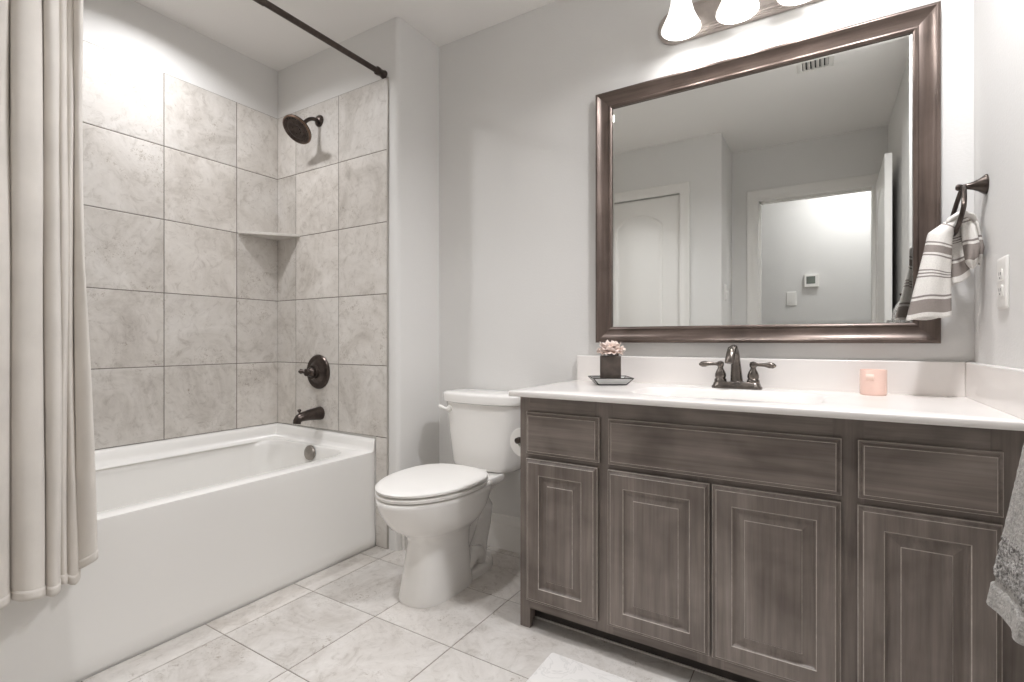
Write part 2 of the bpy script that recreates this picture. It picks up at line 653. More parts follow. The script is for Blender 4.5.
# floor: grout bed and tiles
floor = struct(MB().box((XL - T, YH - T, -0.12), (XR + T, T, -0.007)).build('floor', 'fgrout'))
fx = [-1.7865] + [-1.6687 + 0.3366 * i for i in (0, 1, 2, 4, 5)] + [XR]
fy = [YH] + [-0.7234 + 0.3366 * j for j in range(-7, 3)] + [0.0]
cells = []
for i in range(len(fx) - 1):
    for j in range(len(fy) - 1):
        cells.append((fx[i], fx[i + 1], fy[j], fy[j + 1]))
tiled('tile_panel', floor, cells, 'z', -0.007, ['ftile', 'fgrout'], 0.003, 0.007)


# baseboards
def baseboard(name, x0, y0, x1, y1, nx, ny, h=0.14):
    prof = [(0, 0), (0.014, 0), (0.014, h * 0.68), (0.011, h * 0.74), (0.013, h * 0.78), (0.009, h * 0.88), (0.0075, h * 0.97), (0.004, h), (0, h)]
    mb = MB()
    a = [(x0 + nx * d, y0 + ny * d, z) for d, z in prof]
    b_ = [(x1 + nx * d, y1 + ny * d, z) for d, z in prof]
    mb.loft([a, b_])
    return struct(mb.build(name, 'trim', sharp=25))


baseboard('baseboard_back', XW, 0, -0.8736, 0, 0, -1, 0.155)
baseboard('baseboard_wing', XW, Y1 + 0.024, XW, 0, 1, 0, 0.155)
baseboard('baseboard_right', XR, YD, XR, -0.60, -1, 0, 0.155)
baseboard('baseboard_closet', -0.84, YJ, XJ, YJ, 0, 1, 0.155)


def casing(name, x0, x1, zt, yw, w=0.083, sides=(1, 1), d=1):
    """door casing on wall plane y=yw, proud towards +y*d, mitred, with a stepped profile"""
    prof = [(0.0, 0.010), (0.006, 0.013), (0.018, 0.014), (0.030, 0.011), (0.052, 0.013), (0.066, 0.018), (w - 0.004, 0.018), (w, 0.014), (w, 0.0), (0, 0)]
    loops = []
    for u, h in prof:
        pts = [(x0 - u, yw + d * h, 0.0), (x0 - u, yw + d * h, zt + u), (x1 + u, yw + d * h, zt + u), (x1 + u, yw + d * h, 0.0)]
        loops.append(pts)
    mb = MB()
    # sweep the profile along the three legs
    L = [[l[i] for l in loops] for i in range(4)]
    mb.loft(L)
    return mb


cs = casing('trim_2', DX0, DX1, DZ, YD)
mb = cs
mb.box((DX0 - 0.012, YD - T, 0), (DX0, YD + 0.002, DZ)).box((DX1, YD - T, 0), (DX1 + 0.012, YD + 0.002, DZ)).box((DX0 - 0.012, YD - T, DZ), (DX1 + 0.012, YD + 0.002, DZ + 0.012))
mb.box((DX0, YD - 0.075, 0), (DX0 + 0.012, YD - 0.04, DZ)).box((DX0, YD - 0.075, DZ - 0.012), (DX1, YD - 0.04, DZ))
struct(mb.build('trim_2', 'trim', sharp=25))
struct(casing('trim_3', -1.53, -0.908, 2.052, YJ, 0.072).build('trim_3', 'trim', sharp=25))


# doors with arched panels
def arch(x0, x1, z0, zs, zt, inset, y, n=20):
    x0 += inset; x1 -= inset; z0 += inset; zs -= inset * 0.7; zt -= inset
    out = [(x0, y, z0), (x1, y, z0)]
    c = (x0 + x1) / 2
    hw = (x1 - x0) / 2
    rise = zt - zs
    R = (hw * hw + rise * rise) / (2 * rise)
    a0 = math.asin(min(1, hw / R))
    for i in range(n + 1):
        a = a0 - 2 * a0 * i / n
        out.append((c + R * math.sin(a), y, zt - R + R * math.cos(a)))
    return out


def panel_door(w, h, t=0.035, stile=0.124):
    """local frame: hinge edge at x=0, width to +x, thickness 0..-t in y, arched top panel and low square panel on both faces"""
    mb = MB()
    for s_, y0 in ((1, 0.0), (-1, -t)):
        holes = []
        for arched, za, zs, zb in ((1, 0.92, h - 0.20, h - 0.115), (0, 0.20, 0.80, 0.8001)):
            ls = []
            for inset, d in ((0, 0.0), (0.010, 0.006), (0.024, 0.0075), (0.030, 0.0065), (0.052, 0.0015)):
                y = y0 - s_ * d
                ls.append(arch(stile, w - stile, za, zs, zb if arched else zs + 0.02, inset, y))
            R = mb.loft(ls, False, True)
            holes.append(R[0])
        outer = [mb.v(p) for p in ((0, y0, 0), (w, y0, 0), (w, y0, h), (0, y0, h))]
        mb.poly_face(outer, holes)
        if s_ == 1:
            fo = outer
    for i in range(4):
        k = (i + 1) % 4
        mb.face([fo[i], fo[k], outer[k], outer[i]])
    return mb


def knob(parent, x, z, y, s_, name='door_knob'):
    mb = MB().lathe([(0.032, 0), (0.032, 0.004), (0.028, 0.008), (0.012, 0.011), (0.010, 0.032), (0.022, 0.040), (0.027, 0.052), (0.022, 0.063), (0.0, 0.067)], (x, y, z), (0, s_, 0), 24)
    return mb.build(name, 'bronze', parent, local=True)


door_1 = struct(panel_door(0.706, 2.026).build('door_1', 'trim', sharp=20))
door_1.location = (0.304, YD + 0.012, 0.008)
door_1.rotation_euler = (0, 0, PI / 2 + 0.012)
knob(door_1, 0.64, 0.90, 0.0, 1)
knob(door_1, 0.64, 0.90, -0.035, -1)
door_2 = struct(panel_door(0.612, 2.038).build('door_2', 'trim', sharp=20))
door_2.location = (-1.525, YJ - 0.012, 0.008)
knob(door_2, 0.06, 0.90, 0.0, 1)

# ------------------------------------------------------------------ bathtub
tub = thing('bathtub', 'white alcove bathtub with plain front apron below the tiled walls', 'bathtub', (-2.18, -1.08, 0))
tx0, tx1, ty0, ty1 = XL + 0.001, -1.792, YJ + 0.004, Y1 - 0.001
mb = MB()
ox0, ox1, oy0, oy1 = -2.507, -1.876, YJ + 0.09, -0.352
K = 10
op = rrect(ox0, ox1, oy0, oy1, 0.13, 0.440, K)
outer = on_rect(op, tx0, tx1, ty0, ty1, K)


def shrink(loop, d, dz, ex=0.0):
    out = []
    for x, y, z in loop:
        out.append((x, y, dz))
    return out


def inner(ins, z, r, yend=0.0):
    return rrect(ox0 + ins, ox1 - ins, oy0 + ins + yend, oy1 - ins, max(0.02, r), z, K)


def outl(ins, z):
    return on_rect(op, tx0 + 0, tx1 - ins, ty0 + 0, ty1 - 0, K) if False else [(x if x < tx1 - 1e-6 else tx1 - ins, y, z) for x, y, _ in outer]


loops = [outl(0.002, -0.0069), outl(0.0, 0.006), outl(0.0, 0.040), outl(0.0006, 0.050), outl(0.007, 0.100), outl(0.0075, 0.20), outl(0.0065, 0.40), outl(0.0065, 0.434), outl(0.0075, 0.4385), outl(0.0105, 0.440)]
loops += [[(x, y, 0.4405) for x, y, z in inner(-0.004, 0.44, 0.134)], inner(-0.001, 0.4393, 0.131), inner(0.003, 0.435, 0.13), inner(0.009, 0.41, 0.128, 0.01), inner(0.022, 0.30, 0.125, 0.05),
          inner(0.035, 0.18, 0.12, 0.11), inner(0.055, 0.125, 0.11, 0.15), inner(0.10, 0.105, 0.08, 0.19), inner(0.2, 0.10, 0.03, 0.3)]
mb.loft(loops, False, True)
# raised tile lip along the three walls, with a concave fillet
lip = [(0.0, 0.4395), (0.060, 0.4395), (0.046, 0.443), (0.034, 0.453), (0.027, 0.470), (0.023, 0.488), (0.018, 0.499), (0.008, 0.509), (0.0, 0.511)]


def lip_pts(kind, s_):
    return [((tx0 + d, s_, z) if kind == 'l' else (s_, ty1 - d, z)) for d, z in lip]


a = [(tx0 + d, ty0 + 0.0, z) for d, z in lip]
c = [(tx0 + d, ty1 - d, z) for d, z in lip]
e = [(tx1 - 0.002 - 0.0 * d, ty1 - d * (0.45 if z < 0.52 else 1), z - (0.012 if z > 0.45 else 0.0)) for d, z in lip]
mb.loft([a, c, e])
mb.build('tub_shell', 'acrylic', tub, sharp=50)
mb = MB().lathe([(0.0, 0.016), (0.026, 0.015), (0.034, 0.012), (0.037, 0.006), (0.037, 0.0)], (-2.166, -0.366, 0.406), (0, -0.995, 0.10), 32)
mb.lathe([(0.005, 0.018), (0.005, 0.015)], (-2.166, -0.366, 0.406), (0, -0.995, 0.10), 12)
o = mb.build('overflow_plate', 'steel', tub)
o['label'] = 'round brushed metal overflow plate'

# ------------------------------------------------------------------ tub fittings
SX = -2.190
YT = Y1 - 0.007
sh = thing('shower', 'dark bronze round shower head on a curved arm above the tub', 'shower', (SX, YT, 2.082))
MB().lathe([(0.030, 0.0), (0.030, 0.004), (0.027, 0.010), (0.018, 0.016), (0.012, 0.020)], (SX, YT, 2.082), (0, -1, 0), 28).build('flange', 'bronze', sh)
arm = []
for i in range(13):
    t_ = i / 12
    ang = t_ * 0.80
    R_ = 0.115
    arm.append((SX, YT - 0.012 - R_ * math.sin(ang) * 1.02, 2.080 + 0.004 * math.sin(t_ * PI) - R_ * (1 - math.cos(ang)) * 1.42))
MB().tube(arm, 0.0095, 14).build('shower_arm', 'bronze', sh)
e0, e1 = Vector(arm[-2]), Vector(arm[-1])
ax = Vector((0.03, -0.67, -0.74)).normalized()
mb = MB()
mb.lathe([(0.010, -0.006), (0.014, 0.002), (0.016, 0.012), (0.013, 0.020), (0.020, 0.028), (0.040, 0.036), (0.063, 0.041), (0.0735, 0.046), (0.0755, 0.053), (0.0735, 0.058), (0.068, 0.060)], e1, ax, 44, 0, True, False, mats=[0] * 8 + [1, 1, 1])
mb.lathe([(0.068, 0.060), (0.062, 0.056), (0.050, 0.055)], e1, ax, 44, 0, False, False)
mb.build('head_shell', ['bronze', 'bronze_rim'], sh)
mb = MB()
mb.lathe([(0.052, 0.0545), (0.046, 0.0575), (0.030, 0.058), (0.027, 0.056), (0.014, 0.0565), (0.0, 0.058)], e1, ax, 40, 0, False, True)
q = Vector((0, 0, 1)).rotation_difference(ax).to_matrix()
for ring, cnt in ((0.020, 8), (0.038, 14), (0.058, 20)):
    for i in range(cnt):
        a = 2 * PI * i / cnt
        mb.lathe([(0.0026, 0.054), (0.0022, 0.0605), (0.0, 0.061)], e1 + q @ Vector((ring * math.cos(a), ring * math.sin(a), 0)), ax, 6)
mb.build('spray_face', 'bronze', sh)

vx, vz = -2.198, 0.802
tv = thing('tub_valve', 'round dark bronze shower valve with lever on the tiled end wall', 'valve', (vx, YT, vz))
MB().lathe([(0.088, 0.0), (0.088, 0.004), (0.083, 0.010), (0.074, 0.0115), (0.066, 0.010), (0.056, 0.012), (0.046, 0.020), (0.036, 0.024), (0.034, 0.040), (0.0, 0.041)], (vx, YT, vz), (0, -1, 0), 44).build('escutcheon', 'bronze', tv)
mb = MB().lathe([(0.024, 0.036), (0.026, 0.044), (0.022, 0.054), (0.016, 0.060), (0.020, 0.068), (0.018, 0.076), (0.0, 0.080)], (vx, YT, vz), (0, -1, 0), 28)
mb.tube([(vx, YT - 0.066, vz), (vx - 0.010, YT - 0.072, vz + 0.002), (vx - 0.020, YT - 0.078, vz + 0.005), (vx - 0.030, YT - 0.083, vz + 0.005), (vx - 0.038, YT - 0.087, vz + 0.003)], [0.011, 0.009, 0.010, 0.0135, 0.007], 14)
mb.build('lever', 'bronze', tv)

ts = thing('tub_spout', 'dark bronze tub spout with diverter knob below the valve', 'spout', (-2.193, YT, 0.592))
sx = -2.184
pts = [(sx, YT, 0.592), (sx, YT - 0.012, 0.592), (sx, YT - 0.03, 0.592), (sx, YT - 0.07, 0.590), (sx, YT - 0.105, 0.586), (sx, YT - 0.125, 0.580), (sx, YT - 0.134, 0.568), (sx, YT - 0.136, 0.556)]
MB().tube(pts, [(0.034, 0.034), (0.034, 0.034), (0.031, 0.031), (0.027, 0.028), (0.0235, 0.026), (0.021, 0.024), (0.018, 0.022), (0.017, 0.021)], 24, flat=(0, 0, 1)).build('spout_body', 'bronze', ts)
MB().lathe([(0.005, 0.0), (0.005, 0.014), (0.009, 0.018), (0.010, 0.023), (0.006, 0.027), (0.0, 0.028)], (sx, YT - 0.120, 0.598), (0, -0.1, 1), 16).build('diverter_knob', 'bronze', ts)

# corner shelf
mb = MB()
pl = [(XL + 0.0071, YT - 0.0001), (XL + 0.0071, -0.514), (XL + 0.030, -0.509), (-2.366, -0.318), (-2.345, YT - 0.0001)]
mb.loft([[(x, y, 1.507) for x, y in pl], [(x, y, 1.522) for x, y in pl]])
tag(mb.build('corner_shelf', 'tile', bevel=0.003), 'small triangular stone corner shelf on the tiled wall below the shower head', 'shelf')

# curtain rod and curtain
RX, RZ = -1.737, 2.195
rod = thing('curtain_rod', 'dark bronze shower curtain rod running along the tub under the ceiling', 'curtain rod', (RX, (Y1 + YJ) / 2, RZ))
MB().tube([(RX, Y1 - 0.010, RZ), (RX, -0.9, RZ)], 0.0125, 18).tube([(RX, -0.88, RZ), (RX, YJ + 0.002, RZ)], 0.0145, 18).build('pole', 'bronze', rod)
for yy, s_ in ((Y1 - 0.0005, -1), (YJ + 0.0005, 1)):
    MB().lathe([(0.020, 0), (0.020, 0.006), (0.017, 0.012), (0.016, 0.030), (0.0185, 0.034), (0.0185, 0.048), (0.015, 0.052)], (RX, yy, RZ), (0, s_, 0), 22).build('end_cap', 'bronze', rod)

cur = thing('shower_curtain', 'cream cloth shower curtain gathered in deep folds at the far left', 'curtain', (-1.74, -1.62, 0.30))
CR = [(-1.409, .010), (-1.424, .046), (-1.439, .036), (-1.458, .044), (-1.490, .066), (-1.551, .068), (-1.610, .05), (-1.665, .06), (-1.72, .05), (-1.785, .06), (-1.835, .05), (-1.868, .02)]


def curtain_pt(u, v):
    """u along the curtain 0..1 from the free edge, v 0 bottom .. 1 top"""
    n = len(CR) - 1
    s_ = min(u * n, n - 1e-6)
    i = int(s_)
    f_ = s_ - i
    y0, y1_ = CR[i][0], CR[i + 1][0]
    A = CR[i + 1][1]
    # pleat narrows at the crease: pillow shaped bulge
    bul = math.sin(PI * f_) ** 0.42
    y = y0 + (y1_ - y0) * (0.5 - 0.5 * math.cos(PI * f_) * (0.92 + 0.08 * v))
    low = (1 - v)
    x = -1.775 + A * bul * (0.72 + 0.40 * low) + 0.006 * math.sin(9 * v + 2.1 * i)
    y += 0.004 * math.sin(6.5 * v + 1.7 * i) * math.sin(PI * f_)
    if i == 0:
        x += 0.030 * (1 - f_) * (0.4 + low)
        y += 0.026 * (1 - f_) * max(0, low - 0.55) / 0.45
    if i == 1:
        y += 0.010 * (1 - f_) * max(0, low - 0.55) / 0.45
    w = noise.noise(Vector((u * 30, v * 5, 3)))
    x += 0.0035 * w
    zb = 0.303 + 0.062 * max(0, 1 - u * n / 1.6) ** 1.0
    z = zb + (RZ - 0.035 - zb) * v + 0.006 * (1 - v) * math.sin(3.0 * i + 3 * f_)
    return (x, y, z)


def cm(u, v):
    return 0


mb = MB()
mb.sheet(curtain_pt, 132, 60)
mb.build('curtain_cloth', 'curtain', cur, solid=0.0022, sharp=180)
mb = MB()
mb.sheet(lambda u, v: curtain_pt(u, 0.0006 + 0.013 * v), 132, 3)
mb.build('hem', 'curtain', cur, solid=0.0046, sharp=180)
for i in range(1, 12):
    y = -1.40 - 0.043 * i + 0.02
    mb = MB().tube([(RX + 0.021 * math.cos(a), y, RZ - 0.012 + 0.030 * math.sin(a)) for a in [2 * PI * k / 16 for k in range(16)]], 0.0022, 8, closed=True)
    mb.build('curtain_ring', 'bronze', cur)

# ------------------------------------------------------------------ toilet
TX = -1.284
toi = thing('toilet', 'white two-piece toilet with closed lid between tub and vanity', 'toilet', (TX, -0.36, 0))


def egg(z, yf, yb, hw, n=48, pf=2.0, pb=2.6, yc=None):
    yc = yb + (yf - yb) * 0.40 if yc is None else yc
    out = []
    for i in range(n):
        a = 2 * PI * i / n
        c_, s_ = math.cos(a), math.sin(a)
        p = pf if s_ < 0 else pb
        x = hw * math.copysign(abs(c_) ** (2 / p), c_)
        L = (yc - yf) if s_ < 0 else (yb - yc)
        y = yc + L * math.copysign(abs(s_) ** (2 / p), s_)
        out.append((TX + x, y, z))
    return out


mb = MB()
mb.loft([egg(0.0, -.614, -.30, .102, pf=2.7, pb=3), egg(0.012, -.615, -.30, .102, pf=2.7, pb=3), egg(0.08, -.600, -.305, .096, pf=2.6, pb=3), egg(0.16, -.585, -.315, .090, pf=2.5, pb=3),
         egg(0.215, -.577, -.31, .091, pf=2.4, pb=3), egg(0.235, -.588, -.30, .102, pf=2.3, pb=2.8), egg(0.255, -.620, -.285, .125, pf=2.2, pb=2.6), egg(0.28, -.660, -.265, .147, pf=2.1, pb=2.5),
         egg(0.315, -.690, -.245, .162), egg(0.35, -.711, -.232, .172), egg(0.378, -.721, -.225, .177), egg(0.392, -.722, -.225, .178), egg(0.396, -.717, -.228, .174)])
# deck under the tank
def box8(z, x, y0, y1, r=0.02):
    return [(TX + a, b_, z) for a, b_, _ in rrect(-x, x, y0, y1, r, z, 4)]
mb.loft([box8(0.255, .050, -.30, -.16, .03), box8(0.30, .060, -.31, -.155, .03), box8(0.335, .085, -.31, -.150, .03), box8(0.362, .116, -.31, -.145, .02), box8(0.372, .124, -.31, -.143, .02), box8(0.394, .126, -.31, -.142, .02), box8(0.3965, .124, -.30, -.144, .02)])
# foot plate and trapway
mb.loft([egg(0.0, -.45, -.125, .090, pb=2.4), egg(0.022, -.45, -.126, .089, pb=2.4), egg(0.032, -.45, -.132, .082, pb=2.4)])
mb.tube([(TX, -.36, .10), (TX, -.30, .18), (TX, -.235, .262), (TX, -.185, .275), (TX, -.150, .235), (TX, -.155, .17), (TX, -.19, .11), (TX, -.22, .05), (TX, -.225, .02)],
        [.060, .062, .055, .053, .050, .046, .052, .062, .066], 22)
mb.tube([(TX + .062, -.355, .06), (TX + .055, -.30, .085), (TX + .05, -.25, .075), (TX + .045, -.22, .03)], [.030, .034, .034, .03], 14)
mb.build('bowl', 'porcelain', toi, sharp=60)
for s_ in (-1, 1):
    MB().lathe([(0.018, 0.0), (0.018, 0.010), (0.014, 0.018), (0.006, 0.023), (0, 0.024)], (TX + s_ * 0.066, -0.215 + 0.0, 0.030), (0, 0, 1), 20).build('bolt_cap', 'plastic', toi)
mb = MB()
mb.loft([egg(0.4005, -.715, -.268, .172), egg(0.402, -.719, -.262, .180), egg(0.412, -.721, -.261, .182), egg(0.4165, -.705, -.270, .170)])
mb.build('seat', 'plastic', toi, sharp=60)
mb = MB()
mb.loft([egg(0.4205, -.702, -.270, .168), egg(0.4222, -.719, -.259, .1815), egg(0.430, -.721, -.259, .1825), egg(0.4345, -.715, -.264, .178), egg(0.4375, -.69, -.285, .153), egg(0.439, -.62, -.33, .10), egg(0.4395, -.54, -.40, .03)])
mb.build('seat_lid', 'plastic', toi, sharp=60)
for s_ in (-1, 1):
    MB().box((TX + s_ * 0.075 - 0.02, -0.275, 0.398), (TX + s_ * 0.075 + 0.02, -0.240, 0.426)).build('hinge', 'plastic', toi, bevel=0.006, bseg=3)


def bowed(z, hw, yb, yf, bow, r=0.035, n=14):
    """tank plan: flat back, bowed front"""
    out = []
    m = 24
    for i in range(m + 1):       # front, left to right, bowed
        t_ = -1 + 2 * i / m
        edge = abs(t_) ** 6
        out.append((TX + hw * t_ * (1 - 0.0 * edge), yf + bow * (t_ * t_) + r * abs(t_) ** 14, z))
    out.append((TX + hw * 1.0, yf + bow + r + 0.02, z))
    for i in range(5):
        a = PI / 2 * i / 4
        rr = 0.02
        out.append((TX + hw - rr + rr * math.cos(a), yb - rr + rr * math.sin(a), z))
    for i in range(5):
        a = PI / 2 + PI / 2 * i / 4
        rr = 0.02
        out.append((TX - hw + rr + rr * math.cos(a), yb - rr + rr * math.sin(a), z))
    out.append((TX - hw, yf + bow + r + 0.02, z))
    return out


mb = MB()
mb.loft([bowed(0.3975, .150, -.030, -.188, .030), bowed(0.406, .158, -.026, -.196, .032), bowed(0.425, .162, -.024, -.200, .034), bowed(0.55, .179, -.022, -.207, .036), bowed(0.686, .193, -.020, -.214, .038)])
mb.build('tank', 'porcelain', toi, sharp=60)
mb = MB()
mb.loft([bowed(0.6875, .196, -.018, -.218, .038), bowed(0.691, .203, -.015, -.226, .039), bowed(0.721, .205, -.014, -.228, .039), bowed(0.729, .202, -.016, -.225, .038), bowed(0.7335, .194, -.022, -.216, .038), bowed(0.736, .15, -.05, -.19, .03)])
mb.build('tank_lid', 'porcelain', toi, sharp=60)
lx = TX - 0.142
mb = MB().lathe([(0.016, 0), (0.016, 0.006), (0.012, 0.012), (0.008, 0.018)], (lx, -0.190, 0.657), (0, -1, 0), 18)
mb.tube([(lx, -0.208, 0.657), (lx - 0.015, -0.214, 0.660), (lx - 0.034, -0.212, 0.666), (lx - 0.046, -0.210, 0.668)], [0.008, 0.007, 0.008, 0.006], 12)
mb.build('flush_lever', 'plastic', toi)

# ------------------------------------------------------------------ vanity cabinet
CX0, CX1, CF, CB = -0.8736, 0.354, -0.5017, -0.002
van = thing('vanity_cabinet', 'grey-brown stained wood vanity cabinet with raised panel doors', 'cabinet', ((CX0 + CX1) / 2, -0.25, 0))
mb = MB()
ZB, ZU = 0.067, 0.7775
st = 0.0225
# side panels, floor, back, face frame
mb.box((CX0, CF, 0), (CX0 + 0.019, CB, ZU)).box((CX1 - 0.019, CF, 0), (CX1, CB, ZU)).box((CX0 + 0.019, CF + 0.019, ZB), (CX1 - 0.019, CB, ZB + 0.016))
mb.box((CX0 + 0.019, CB - 0.01, ZB), (CX1 - 0.019, CB, ZU))
mb.box((CX0, CF - 0.0005, 0), (CX0 + 0.037, CF + 0.019, ZU))
mb.box((CX1, CF - 0.0004, 0.0), (XR - 0.001, CF + 0.012, ZU))
for a, b_ in ((-0.605, -0.545), (0.018, 0.082), (0.305, CX1)):
    mb.box((a, CF - 0.0005, ZB), (b_, CF + 0.019, ZU))
mb.box((-0.300, CF - 0.0005, ZB), (-0.232, CF + 0.019, 0.60))
mb.build('carcass', 'wood_v', van)
mb = MB()
for z0, z1 in ((ZB, ZB + 0.045), (0.553, 0.607), (0.715, ZU)):
    mb.box((CX0 + 0.037, CF, z0), (CX1 - 0.01, CF + 0.0185, z1))
mb.build('face_rail', 'wood_h', van)
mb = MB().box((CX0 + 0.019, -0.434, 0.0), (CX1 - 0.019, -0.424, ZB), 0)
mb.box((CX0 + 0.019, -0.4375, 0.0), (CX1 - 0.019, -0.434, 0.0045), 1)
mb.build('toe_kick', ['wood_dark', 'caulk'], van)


def front(name, x0, x1, z0, z1, panel, wood_key):
    y0 = CF - 0.001
    th = 0.019
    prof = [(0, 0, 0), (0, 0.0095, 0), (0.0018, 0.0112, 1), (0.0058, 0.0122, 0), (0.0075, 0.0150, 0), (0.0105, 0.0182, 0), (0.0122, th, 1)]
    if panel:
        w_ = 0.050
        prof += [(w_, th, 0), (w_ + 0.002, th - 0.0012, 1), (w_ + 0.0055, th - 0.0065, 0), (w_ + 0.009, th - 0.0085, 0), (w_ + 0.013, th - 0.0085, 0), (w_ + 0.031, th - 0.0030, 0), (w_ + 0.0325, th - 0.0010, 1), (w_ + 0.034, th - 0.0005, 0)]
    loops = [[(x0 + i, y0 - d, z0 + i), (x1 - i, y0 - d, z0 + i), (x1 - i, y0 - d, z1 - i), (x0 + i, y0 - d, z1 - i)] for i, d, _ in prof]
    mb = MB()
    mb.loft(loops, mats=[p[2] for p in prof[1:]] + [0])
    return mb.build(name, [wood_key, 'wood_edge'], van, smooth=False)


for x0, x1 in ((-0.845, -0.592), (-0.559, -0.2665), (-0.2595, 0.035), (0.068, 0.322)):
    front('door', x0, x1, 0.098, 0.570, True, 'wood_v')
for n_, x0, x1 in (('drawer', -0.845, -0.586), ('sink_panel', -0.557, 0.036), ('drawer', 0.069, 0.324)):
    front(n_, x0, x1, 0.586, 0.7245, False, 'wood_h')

# countertop with moulded basin, backsplash and side splash
top = thing('countertop', 'white cultured marble vanity top with moulded sink and backsplash', 'countertop', (-0.26, -0.28, 0.7778))
ZT = 0.7965
mb = MB()
bx0, bx1, by0, by1 = -0.535, 0.008, -0.437, -0.142
K2 = 10
op2 = rrect(bx0, bx1, by0, by1, 0.085, ZT, K2)
out2 = on_rect(op2, -0.886, XR - 0.001, -0.558, -0.001, K2)
ox = lambda ins, z: [(min(max(x, -0.886 + ins), XR - 0.001), max(y, -0.558 + ins), z) for x, y, _ in out2]
inn = lambda ins, z, r_: rrect(bx0 + ins * 1.25, bx1 - ins * 1.25, by0 + ins, by1 - ins, r_, z, K2)
mb.loft([ox(0.003, 0.7778), ox(0.0008, 0.7786), ox(0.0, 0.7805), ox(0.0, 0.7925), ox(0.001, 0.7952), ox(0.0035, ZT), inn(-0.004, ZT, 0.088), inn(0.001, ZT - 0.0015, 0.085), inn(0.006, ZT - 0.007, 0.083), inn(0.018, ZT - 0.035, 0.08),
         inn(0.034, ZT - 0.075, 0.075), inn(0.055, ZT - 0.105, 0.068), inn(0.085, ZT - 0.122, 0.05), inn(0.120, ZT - 0.128, 0.02)], False, True)
mb.build('top_slab', 'counter', top, sharp=50)
MB().box((-0.884, -0.0215, ZT - 0.002), (XR - 0.022, -0.0005, 0.899)).build('backsplash', 'counter', top, bevel=0.004, bseg=3)
MB().box((XR - 0.0225, -0.545, ZT - 0.002), (XR - 0.0008, -0.0005, 0.899)).build('sidesplash', 'counter', top, bevel=0.005, bseg=3)
MB().lathe([(0.0, 0.002), (0.016, 0.002), (0.020, 0.004), (0.023, 0.003), (0.024, 0.0)], (-0.26, -0.29, ZT - 0.128), (0, 0, 1), 24).build('drain', 'bronze', top)

# ------------------------------------------------------------------ faucet
FX, FY = -0.257, -0.078
fa = thing('faucet', 'dark bronze two-handle faucet behind the vanity sink', 'faucet', (FX, FY, ZT))
mb = MB()


def stadium(hw, hd, z):
    return [(FX + a, FY + b_, z) for a, b_, _ in rrect(-hw, hw, -hd, hd, hd * 0.75, z, 6)]


mb.loft([stadium(0.080, 0.028, ZT), stadium(0.080, 0.028, ZT + 0.006), stadium(0.076, 0.025, ZT + 0.011), stadium(0.073, 0.022, ZT + 0.020), stadium(0.070, 0.019, ZT + 0.023)])
mb.build('base_plate', 'bronze_light', fa)
pts = [(0, 0.004, 0.018), (0, 0.004, 0.04), (0, 0.003, 0.075), (0, 0.0, 0.104), (0, -0.010, 0.126), (0, -0.028, 0.138), (0, -0.052, 0.135), (0, -0.072, 0.118), (0, -0.082, 0.098), (0, -0.084, 0.089)]
mb = MB()
mb.tube([(FX - 0.0006 * i * 2, FY + p[1], ZT + p[2]) for i, p in enumerate(pts)], [(.020, .021), (.0185, .019), (.0165, .0165), (.0145, .0145), (.0135, .014), (.013, .014), (.0125, .0145), (.0125, .0150), (.0130, .0155), (.0135, .0155)], 22, flat=(0, 1, 0))
mb.lathe([(0.023, 0.0), (0.024, 0.004), (0.020, 0.008)], (FX, FY + 0.004, ZT + 0.018), (0, 0, 1), 24)
mb.build('spout', 'bronze_light', fa)
for s_ in (-1, 1):
    hx = FX + s_ * 0.052
    mb = MB().lathe([(0.0195, 0.018), (0.0205, 0.024), (0.0195, 0.030), (0.0165, 0.034), (0.0185, 0.040), (0.0180, 0.048), (0.0145, 0.058), (0.0100, 0.066), (0.0085, 0.072), (0.0110, 0.076), (0.0120, 0.084), (0.0100, 0.091), (0.0, 0.094)], (hx, FY, ZT), (0, 0, 1), 24)
    mb.tube([(hx, FY - 0.002, ZT + 0.083), (hx + s_ * 0.018, FY - 0.004, ZT + 0.083), (hx + s_ * 0.036, FY - 0.006, ZT + 0.083), (hx + s_ * 0.050, FY - 0.008, ZT + 0.0825), (hx + s_ * 0.062, FY - 0.009, ZT + 0.081), (hx + s_ * 0.070, FY - 0.009, ZT + 0.080)],
            [.007, .0055, .0065, .0105, .0095, .003], 16)
    mb.build('handle', 'bronze_light', fa)

# ------------------------------------------------------------------ things on the counter
# glass tray with metal edges, turned to face the room
ROT = 0.5537
tl = (-0.684, -0.160, ZT)
tray = thing('glass_tray', 'small milky glass tray with black metal edges holding a dark square vase', 'tray', tl, ROT)
mb = MB()
b0 = [(-0.051, -0.042, 0.003), (0.051, -0.042, 0.003), (0.051, 0.042, 0.003), (-0.051, 0.042, 0.003)]
t0 = [(-0.073, -0.062, 0.027), (0.073, -0.062, 0.027), (0.073, 0.062, 0.027), (-0.073, 0.062, 0.027)]
w_ = 0.0019
for i in range(4):
    k = (i + 1) % 4
    mb.tube([b0[i], b0[k]], w_, 8).tube([t0[i], t0[k]], w_, 8).tube([b0[i], t0[i]], w_, 8)
mb.build('wire_frame', 'black_metal', tray, local=True)
mb = MB()
gb = [(x * .98, y * .98, 0.003) for x, y, z in b0]
mb.loft([gb, [(x, y, 0.0055) for x, y, z in gb]])
for i in range(4):
    k = (i + 1) % 4
    n_ = Vector(((b0[i][0] + b0[k][0]), (b0[i][1] + b0[k][1]), 0)).normalized() * 0.0006
    q4 = [Vector(b0[i]), Vector(b0[k]), Vector(t0[k]), Vector(t0[i])]
    mb.loft([[p - n_ for p in q4], [p + n_ for p in q4]])
mb.build('glass_pane', 'tray_glass', tray, local=True)

